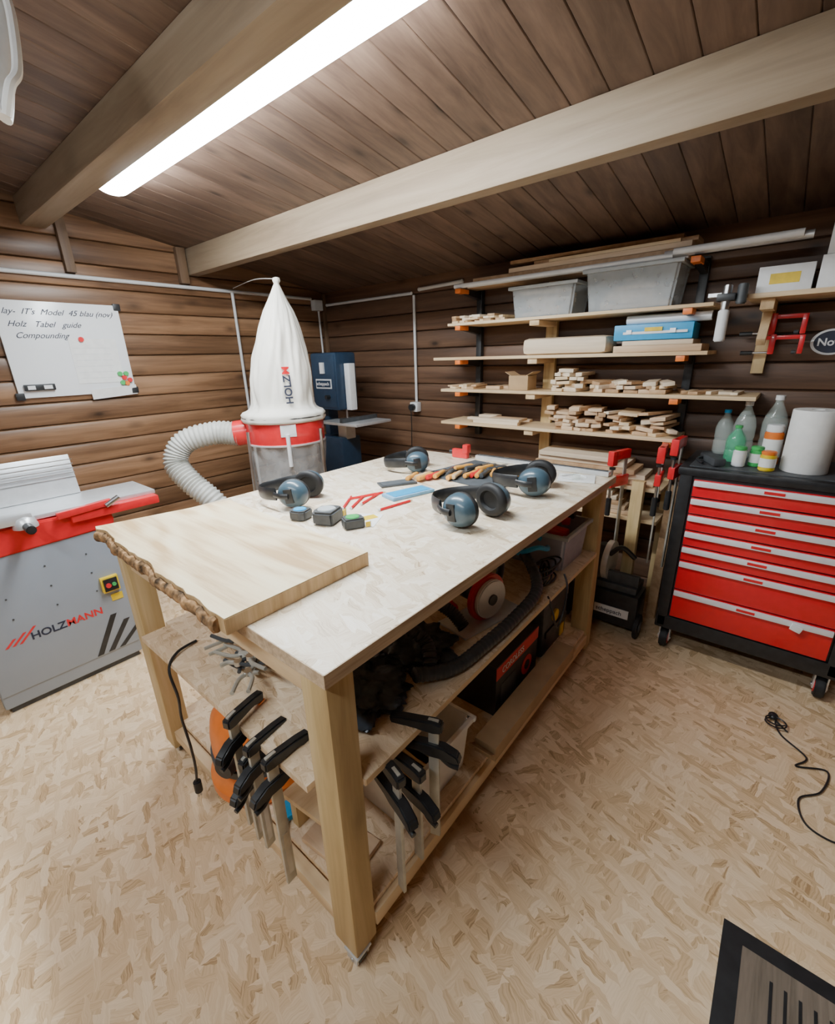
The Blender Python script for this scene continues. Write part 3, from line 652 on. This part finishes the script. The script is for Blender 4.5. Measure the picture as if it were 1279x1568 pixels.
gclamp("red_screw_clamp",Matrix.Translation((2.79,.10,1.63))@Matrix.Scale(.85,4))
gclamp("red_screw_clamp",Matrix.Translation((2.77,.09,1.54))@Matrix.Scale(.8,4))
R=root("oval_sign"); OC=(XS-.001,-.085,1.515); m=MB(Matrix.Translation(OC)@Matrix.Diagonal((1,.95,.72,1))); m.lathe([(0,0),(.075,0),(.078,.006),(.07,.01),(0,.01)],WHITEP,rot=(0,rad(-90),0),seg=40); m.lathe([(0,.0105),(.066,.0105),(.066,.0115),(0,.0115)],INK,rot=(0,rad(-90),0),seg=40); m.done("plate",R)
text("Nova",.045,(XS-.014,-.035,1.50),FX,WHITEP,R,bold=.001)

# ------------------------------------------------------------------ tool cabinet
R=root("rolling_tool_cabinet"); fx=2.34; ya,ybb=.345,-.385
m=MB(); m.b2((fx+.012,ybb,.13),(2.80,ya,.955),BLACK,bev=.006)
m.b2((fx,ya-.055,.13),(fx+.03,ya,.96),BLACK,bev=.012); m.b2((fx,ybb,.13),(fx+.03,ybb+.055,.96),BLACK,bev=.012)
m.b2((fx-.004,ybb-.01,.945),(2.81,ya+.01,.985),BLACK,bev=.012); m.b2((fx+.03,ybb+.03,.984),(2.77,ya-.03,.989),DGREY)
m.b2((fx,ybb,.125),(fx+.03,ya,.20),BLACK,bev=.008)
m.done("carcass",R)
zs=[.935,.848,.765,.683,.603,.525,.365,.205]
m=MB(); h=MB()
for k in range(7):
    zt,zb_=zs[k],zs[k+1]
    m.b2((fx-.004,ybb+.062,zb_+.004),(fx+.02,ya-.062,zt-.004),CABRED,bev=.003)
    h.b2((fx-.018,ybb+.064,zt-.032),(fx-.003,ya-.064,zt-.006),HANDAL,bev=.004)
    h.b2((fx-.020,-.05,zt-.024),(fx-.0178,.02,zt-.012),CABRED)
m.done("drawer_fronts",R); h.done("drawer_handles",R)
m=MB()
for x in (fx+.06,2.74):
    for y in (ya-.05,ybb+.05):
        m.b2((x-.035,y-.03,.118),(x+.035,y+.03,.128),ALU)
        m.b2((x-.03,y-.026,.04),(x+.015,y-.02,.12),ALU); m.b2((x-.03,y+.02,.04),(x+.015,y+.026,.12),ALU)
        m.cyl((x-.015,y-.018,.052),(x-.015,y+.018,.052),.052,RUBBER,bev=.006,seg=28); m.cyl((x-.015,y-.02,.052),(x-.015,y+.02,.052),.032,RED); m.cyl((x-.015,y-.03,.052),(x-.015,y+.03,.052),.009,STEEL)
m.done("castors",R)
m=MB(); m.box((fx-.022,-.20,.335),(.012,.04,.03),PAPER,rot=(.3,0,0),bev=.003); m.done("cloth_tag",R)
CT=.990
m=MB(); m.lathe([(.08,0),(.082,.004),(.082,.256),(.080,.26),(.022,.26),(.020,.20),(0,.20)],PAPER,c=(2.50,-.09,CT),seg=36); m.done("paper_towel_roll")
def bottle(name,x,y,mt,cap,h=.28,r=.04):
    m=MB(); m.lathe([(0,.004),(r*.8,0),(r,.012),(r,h*.3),(r*.93,h*.34),(r,h*.38),(r,h*.58),(r*.85,h*.7),(r*.4,h*.86),(r*.32,h*.9),(r*.32,h*.94)],mt,c=(x,y,CT),seg=28); m.cyl((x,y,CT+h*.93),(x,y,CT+h),r*.38,cap,seg=18); m.done(name)
bottle("plastic_bottle",2.66,.155,CLEARP,WHITEP,.27,.045); bottle("plastic_bottle",2.68,.045,CLEARP,WHITEP,.30,.048); bottle("plastic_bottle",2.56,.17,GREENP,GREEN,.17,.04); bottle("plastic_bottle",2.74,.24,CLEARP,BLUE,.22,.04)
def jar(name,x,y,h,r,body,lid):
    m=MB(); m.cyl((x,y,CT),(x,y,CT+h*.82),r,body,bev=.004); m.cyl((x,y,CT+h*.82),(x,y,CT+h),r*.92,lid,bev=.003); m.cyl((x,y,CT+h*.2),(x,y,CT+h*.65),r*1.01,PAPER); m.done(name)
jar("glue_jar",2.50,.08,.09,.027,GREEN,GREEN); jar("glue_jar",2.46,.14,.09,.026,WHITEP,GREEN); jar("paint_jar",2.58,.035,.18,.036,ORANGE,WHITEP); jar("paint_jar",2.43,.035,.085,.03,YEL,ORANGE)
m=MB(); m.box((2.46,.24,CT+.02),(.16,.05,.035),DGREY,rot=(0,0,.5),bev=.008); m.tube([(2.4,.27,CT+.01),(2.45,.30,CT+.02),(2.55,.25,CT+.015),(2.60,.28,CT+.02)],.006,BLACK); m.done("hand_tools_on_cabinet")

# ------------------------------------------------------------------ things between bench and cabinet
def barclamp(name,p,L,rz=0,tilt=0):
    M=Matrix.Translation(p)@Euler((tilt,0,rz)).to_matrix().to_4x4()
    m=MB(M); m.b2((-.004,-.012,-L),(.004,.012,0),ZINC,bev=.001)
    m.b2((-.015,-.02,-.03),(.015,.12,.02),RED,bev=.006); m.b2((-.018,.09,-.06),(.018,.13,.02),RED,bev=.006)
    m.b2((-.015,-.025,-.18),(.015,.12,-.12),RED,bev=.006); m.cyl((0,.105,-.26),(0,.105,-.08),.007,STEEL,seg=10); m.cyl((0,.105,-.34),(0,.105,-.24),.014,BLACK,seg=14,bev=.003)
    m.cyl((0,.105,-.08),(0,.105,-.07),.016,BLACK); return m.done(name)
barclamp("red_bar_clamp",(2.54,.385,1.075),.7,rad(85),0); barclamp("red_bar_clamp",(2.54,.46,1.03),.65,rad(95),0); barclamp("red_bar_clamp",(2.54,.64,.985),.6,rad(70),0)
m=MB(); m.box((2.53,.555,.42),(.05,.06,.84),PINEZ,rot=(0,rad(0),0),bev=.003); m.done("timber_length")
m=MB(); m.box((2.66,.415,.40),(.035,.05,.80),SCRAPB,rot=(0,rad(4),0),bev=.003); m.done("timber_length")
R=root("mitre_saw"); MM_=Matrix.Translation((-.045,-.23,0)); m=MB(MM_); m.b2((2.36,.66,.06),(2.54,1.04,.26),BLACK,bev=.02); m.b2((2.38,.68,.26),(2.54,1.0,.30),DGREY,bev=.01); m.box((2.46,.90,.39),(.12,.06,.20),DGREY,rot=(0,.2,0),bev=.03); m.cyl((2.46,.84,.40),(2.46,.87,.40),.11,ALU,seg=36); m.b2((2.40,.68,.30),(2.43,1.0,.36),DGREY,bev=.004)
m.cyl((2.40,.645,.075),(2.40,.665,.075),.07,RUBBER,bev=.004,seg=28); m.cyl((2.40,.64,.075),(2.40,.67,.075),.03,DGREY); m.cyl((2.40,1.03,.075),(2.40,1.06,.075),.07,RUBBER,bev=.01); m.b2((2.355,.70,.12),(2.36,.88,.17),WHITEP); m.tube([(2.4,.84,.46),(2.38,.78,.52),(2.42,.72,.46)],.013,BLACK); m.b2((2.48,.68,0),(2.54,.98,.07),DGREY); m.done("body",R)
text("scheppach",.033,(2.308,.64,.135),FX,INK,R)

# ------------------------------------------------------------------ items on mid shelf
bin_("plastic_storage_bin",(1.85,.76,S1+.001),(.28,.27,.17),BINL,fill=8)
m=MB()
for k in range(6): m.box((1.77+.035*k,.76+random.uniform(-.04,.04),S1+.15+.008*k),(.03,.16,.03),random.choice([BLACK,DGREY,ORANGE,RED]),rot=(0,random.uniform(-.3,.3),random.uniform(-.8,.8)),bev=.005)
m.done("hand_tools_in_bin")
R=root("circular_saw"); m=MB(Matrix.Translation((1.22,.73,S1+.001))@Euler((0,0,rad(-12))).to_matrix().to_4x4())
m.b2((-.15,-.07,.0),(.15,.07,.007),ALU,bev=.002); m.cyl((0,-.03,.09),(0,-.01,.09),.088,RED,seg=32,bev=.004); m.cyl((0,-.01,.095),(0,.10,.095),.045,BLACK,seg=24,bev=.01); m.cyl((0,-.05,.09),(0,-.03,.09),.072,WHITEP,seg=32,bev=.004); m.cyl((0,-.056,.09),(0,-.05,.09),.02,DGREY)
m.tube([(.03,0,.13),(-.02,.02,.185),(-.10,.02,.18),(-.15,.02,.12),(-.12,.02,.07)],.018,RED,seg=12); m.tube([(.08,.0,.10),(.12,.02,.16),(.08,.02,.19)],.014,BLACK,seg=10); m.done("body",R)
def ribhose(name,pts,r,mat,rings=60):
    P=catmull(pts,24); m=MB(); m.tube(P,lambda t:r+r*.11*math.sin(t*2*math.pi*rings),mat,seg=14,raw=True); return m.done(name,ang=80)
ribhose("black_vacuum_hose",[(1.56,.80,S1+.17),(1.52,.70,S1+.12),(1.44,.62,S1+.05),(1.25,.612,S1+.024),(1.05,.615,S1+.024),(.90,.63,S1+.024),(.78,.68,S1+.05)],.021,DHOSE,90)
ribhose("black_vacuum_hose",[(.58,1.00,S1+.025),(.66,.96,S1+.09),(.74,.90,S1+.15),(.84,.80,S1+.14),(.88,.72,S1+.09),(.84,.67,S1+.04)],.021,DHOSE,70)
ribhose("black_vacuum_hose",[(.95,.98,S1+.025),(.97,.9,S1+.11),(1.0,.82,S1+.15),(1.05,.75,S1+.10),(1.06,.70,S1+.05)],.021,DHOSE,60)
def blob(name,c,r,mat,amp=.35,fr=6,seed=0):
    t=bmesh.new(); bmesh.ops.create_icosphere(t,subdivisions=5,radius=1)
    for v in t.verts:
        p=v.co.copy()
        n=mnoise.noise(p*fr*.35+Vector((seed,0,0)))+.5*abs(mnoise.noise(p*fr+Vector((seed,4,0))))+.25*abs(mnoise.noise(p*fr*2.2+Vector((seed,9,0))))
        v.co*=1+amp*n; v.co=Vector((v.co.x*r[0],v.co.y*r[1],max(v.co.z,-.55)*r[2]))
    zmin=min(v.co.z for v in t.verts)
    for v in t.verts: v.co.z-=zmin
    m=MB(); m._add(t,mat,Matrix.Translation(c)); return m.done(name,ang=80)
blob("crumpled_dark_bag",(.67,.80,S1+.001),(.11,.12,.035),TARP,.5,7,1)
blob("crumpled_dark_bag",(.92,.80,S1+.001),(.11,.12,.03),TARP,.5,7,5)
m=MB(); m.box((1.10,1.22,S1+.012),(.34,.05,.02),SCRAPB,rot=(0,0,.35),bev=.003); m.box((1.2,1.36,S1+.012),(.3,.06,.02),SCRAPB,rot=(0,0,-.25),bev=.003); m.done("wooden_moulding_strips")
m=MB()
for k in range(6):
    pts=[(1.61+.075*math.cos(a+k)*(1+.08*k),.665+.04*math.sin(a+k*1.7),S1+.008+.012*k+.008*random.random()) for a in [j*.9 for j in range(8)]]
    m.tube(pts,.0042,BLACK,seg=6)
m.tube([(1.6+.08*math.cos(a),.72+.06*math.sin(a),S1+.15+.02*math.sin(2*a)) for a in [j*.8 for j in range(8)]],.010,BLUE,seg=8)
m.tube([(1.66,.60,S1+.03),(1.64,.575,S1-.02),(1.60,.57,S1-.12),(1.55,.572,S1-.16),(1.5,.575,S1-.06),(1.48,.59,S1+.01)],.004,BLACK,seg=6)
m.done("coiled_power_cables")
m=MB(); m.box((1.6,1.05,S1+.085),(.3,.26,.165),BLACK,bev=.02); m.box((1.6,.918,S1+.08),(.1,.01,.03),BLUE); m.done("power_tool_case")
m=MB()
for k in range(10):
    a=random.uniform(0,6.28); c=Vector((.505+random.uniform(-.02,.08),1.18+random.uniform(-.13,.15),S1+.015+.007*k)); d=Vector((math.cos(a),math.sin(a),random.uniform(-.05,.1)))
    n_=Vector((-d.y,d.x,0))
    mt=random.choice([DGREY,BLACK,ZINC])
    m.tube([c,c+d*.03+n_*.018,c+d*.09+n_*.02],.006,mt,seg=8); m.tube([c,c+d*.03-n_*.018,c+d*.09-n_*.022],.006,mt,seg=8); m.tube([c,c-d*.03+n_*.01,c-d*.05],.007,ZINC,seg=8); m.cyl(c-Vector((0,0,.006)),c+Vector((0,0,.008)),.012,STEEL,seg=12)
m.done("pliers_pile")
m=MB(); m.tube([(.50,1.42,S1+.006),(.43,1.40,S1+.010),(.383,1.36,S1-.01),(.380,1.33,.50),(.382,1.355,.40),(.380,1.33,.30),(.382,1.34,.2),(.381,1.36,.12)],.0045,BLACK,seg=8); m.cyl((.381,1.36,.12),(.381,1.362,.07),.013,BLACK,bev=.003); m.cyl((.377,1.362,.07),(.377,1.362,.05),.003,STEEL,seg=8); m.cyl((.385,1.362,.07),(.385,1.362,.05),.003,STEEL,seg=8)
m.done("hanging_power_cable")
def quick(name,p,L,rz,gap=.045,s=.75):
    M=Matrix.Translation(p)@Euler((0,0,rz)).to_matrix().to_4x4()
    m=MB(M); m.b2((-.014,-.0045,-L),(.014,.0045,.02),ZINC,bev=.001)
    m.box((0,-.005,-L*.75),(.014,.0012,L*.35),STEEL)
    m.M=M@Matrix.Scale(s,4)
    MM=lambda z:Matrix(((1,0,0,0),(0,0,1,-.016),(0,1,0,z),(0,0,0,1)))
    m.prism([(-.03,-.016),(.0,-.022),(.09,-.016),(.115,-.026),(.14,-.026),(.145,.008),(.10,.016),(.0,.024),(-.03,.018)],.032,BLACK,MM(.0),bev=.005)
    z=-gap-.04
    m.prism([(-.09,-.030),(-.07,-.036),(-.03,-.03),(.02,-.03),(.05,-.02),(.115,-.016),(.14,-.006),(.14,.014),(.10,.016),(.02,.020),(-.035,.018),(-.08,-.004)],.034,BLACK,MM(z),bev=.005)
    m.tube([(-.02,0,z-.03),(-.05,0,z-.055),(-.08,0,z-.06)],.009,BLACK,seg=8)
    m.box((.13,0,-.030),(.03,.03,.008),ORANGE,bev=.002)
    return m.done(name)
quick("bar_clamp",(.378,.955,.635),.36,rad(18)); quick("bar_clamp",(.378,.87,.60),.34,rad(10)); quick("bar_clamp",(.378,.785,.615),.41,rad(2)); quick("bar_clamp",(.376,.91,.53),.27,rad(14))
quick("bar_clamp",(.555,.552,.57),.39,rad(75),s=.82); quick("bar_clamp",(.70,.552,.61),.39,rad(110),s=.82); quick("bar_clamp",(.625,.55,.52),.30,rad(85),.05,s=.82)

# ------------------------------------------------------------------ bottom shelf
R=root("orange_vacuum_cleaner"); c=(.565,1.20,S0)
m=MB(); m.lathe([(0,0),(.16,0),(.178,.015),(.178,.045),(.165,.06),(.16,.09),(.157,.2),(.148,.25),(.12,.29),(.06,.31),(0,.315)],ORANGE,c=c,seg=40); m.lathe([(.158,.105),(.165,.11),(.165,.135),(.157,.14)],DGREY,c=c,seg=40); m.cyl((.42,1.14,S0+.17),(.39,1.128,S0+.17),.03,BLACK); m.tube([(.52,1.20,S0+.29),(.53,1.20,S0+.345),(.61,1.20,S0+.345),(.62,1.20,S0+.29)],.012,BLACK)
m.done("drum",R)
bin_("white_plastic_crate",(.84,.775,S0),(.34,.28,.20),WHITEP,fill=6,rim=WHITEP)
m=MB(); m.b2((1.06,.565,S0),(1.78,.65,S0+.06),CARD,bev=.003); m.box((1.05,.61,S0+.04),(.05,.09,.002),CARD,rot=(0,.6,0)); m.done("long_cardboard_carton")
R=root("boxed_power_tool"); m=MB(); m.b2((1.24,.67,S0),(1.60,.90,S0+.23),BLACK,bev=.003); m.b2((1.24,.6685,S0+.17),(1.60,.6705,S0+.225),RED); m.b2((1.28,.6685,S0+.03),(1.40,.6705,S0+.13),DGREY); m.cyl((1.50,.668,S0+.09),(1.50,.671,S0+.09),.045,RED); m.cyl((1.50,.666,S0+.09),(1.50,.669,S0+.09),.022,BLACK); m.done("carton",R); text("CORDLESS",.038,(1.28,.667,S0+.183),FY,WHITEP,R)
R=root("grey_tool_case"); m=MB(); m.b2((1.68,.68,S0),(1.96,.92,S0+.28),DGREY,bev=.015); m.b2((1.70,.672,S0+.10),(1.94,.682,S0+.13),BLACK); m.cyl((1.8,.67,S0+.18),(1.8,.684,S0+.18),.03,YEL); m.tube([(1.75,.8,S0+.28),(1.76,.8,S0+.33),(1.88,.8,S0+.33),(1.89,.8,S0+.28)],.012,BLACK); m.b2((1.88,.674,S0+.02),(1.92,.682,S0+.08),YEL); m.done("body",R)
m=MB(); m.b2((1.1,1.0,S0),(1.95,1.5,S0+.28),CARD,bev=.004); m.done("storage_carton")
m=MB(); m.box((.54,.78,S0+.01),(.12,.2,.018),SCRAPA,rot=(0,0,.1),bev=.002); m.box((.54,.93,S0+.06),(.10,.03,.12),PINEZ,bev=.002); m.box((.56,.88,S0+.12),(.16,.16,.016),PINEX,rot=(0,.08,.1),bev=.002); m.done("wood_offcuts")
m=MB(); m.box((.49,.985,S0+.012),(.05,.06,.02),BLUE,rot=(0,0,-.3),bev=.004); m.cyl((.49,.97,S0+.012),(.45,.93,S0+.012),.006,STEEL); m.done("blue_hand_tool")

# ------------------------------------------------------------------ floor things
m=MB()
m.b2((.30,-1.05,0),(1.13,-.125,.006),RUBBER,bev=.002); m.b2((.345,-1.0,.006),(1.085,-.17,.010),COIR,bev=.001)
for k in range(6): m.b2((.40,-.235-.028*k,.010),(1.04,-.229-.028*k,.012),RUBBER)
m.done("doormat")
m=MB(); pts=[(2.10,-.19,.006),(2.04,-.24,.006),(2.07,-.20,.012),(2.0,-.22,.01),(1.93,-.30,.005),(1.86,-.27,.005),(1.90,-.36,.005),(1.78,-.34,.005),(1.70,-.28,.005),(1.60,-.30,.005),(1.585,-.38,.005),(1.66,-.42,.005),(1.74,-.38,.006),(1.84,-.42,.006),(1.98,-.40,.006)]
m.tube(pts,.0032,BLACK,seg=8); m.sph((2.10,-.19,.014),(.022,.018,.013),BLACK); m.tube([(2.06+.03*math.cos(a),-.20+.035*math.sin(a),.008+.002*a) for a in [k*.8 for k in range(14)]],.003,BLACK,seg=6); m.done("floor_cable")

# ------------------------------------------------------------------ camera
cam=bpy.data.cameras.new("camera"); co=bpy.data.objects.new("camera",cam); SC.collection.objects.link(co)
yaw,pit,rol=rad(39.91),rad(-19.23),rad(-1.62)
f=Vector((math.cos(pit)*math.cos(yaw),math.cos(pit)*math.sin(yaw),math.sin(pit)))
r=Vector((math.sin(yaw),-math.cos(yaw),0)); u=r.cross(f)
r2=r*math.cos(rol)+u*math.sin(rol); u2=-r*math.sin(rol)+u*math.cos(rol)
co.matrix_world=Matrix(((r2.x,u2.x,-f.x,0),(r2.y,u2.y,-f.y,0),(r2.z,u2.z,-f.z,1.5),(0,0,0,1)))
cam.sensor_fit='HORIZONTAL'; cam.sensor_width=36; cam.lens=680.1/1279*36; cam.clip_start=.02
SC.camera=co
w=bpy.data.worlds.new("world"); SC.world=w; w.use_nodes=True; w.node_tree.nodes["Background"].inputs[0].default_value=(.02,.02,.02,1)
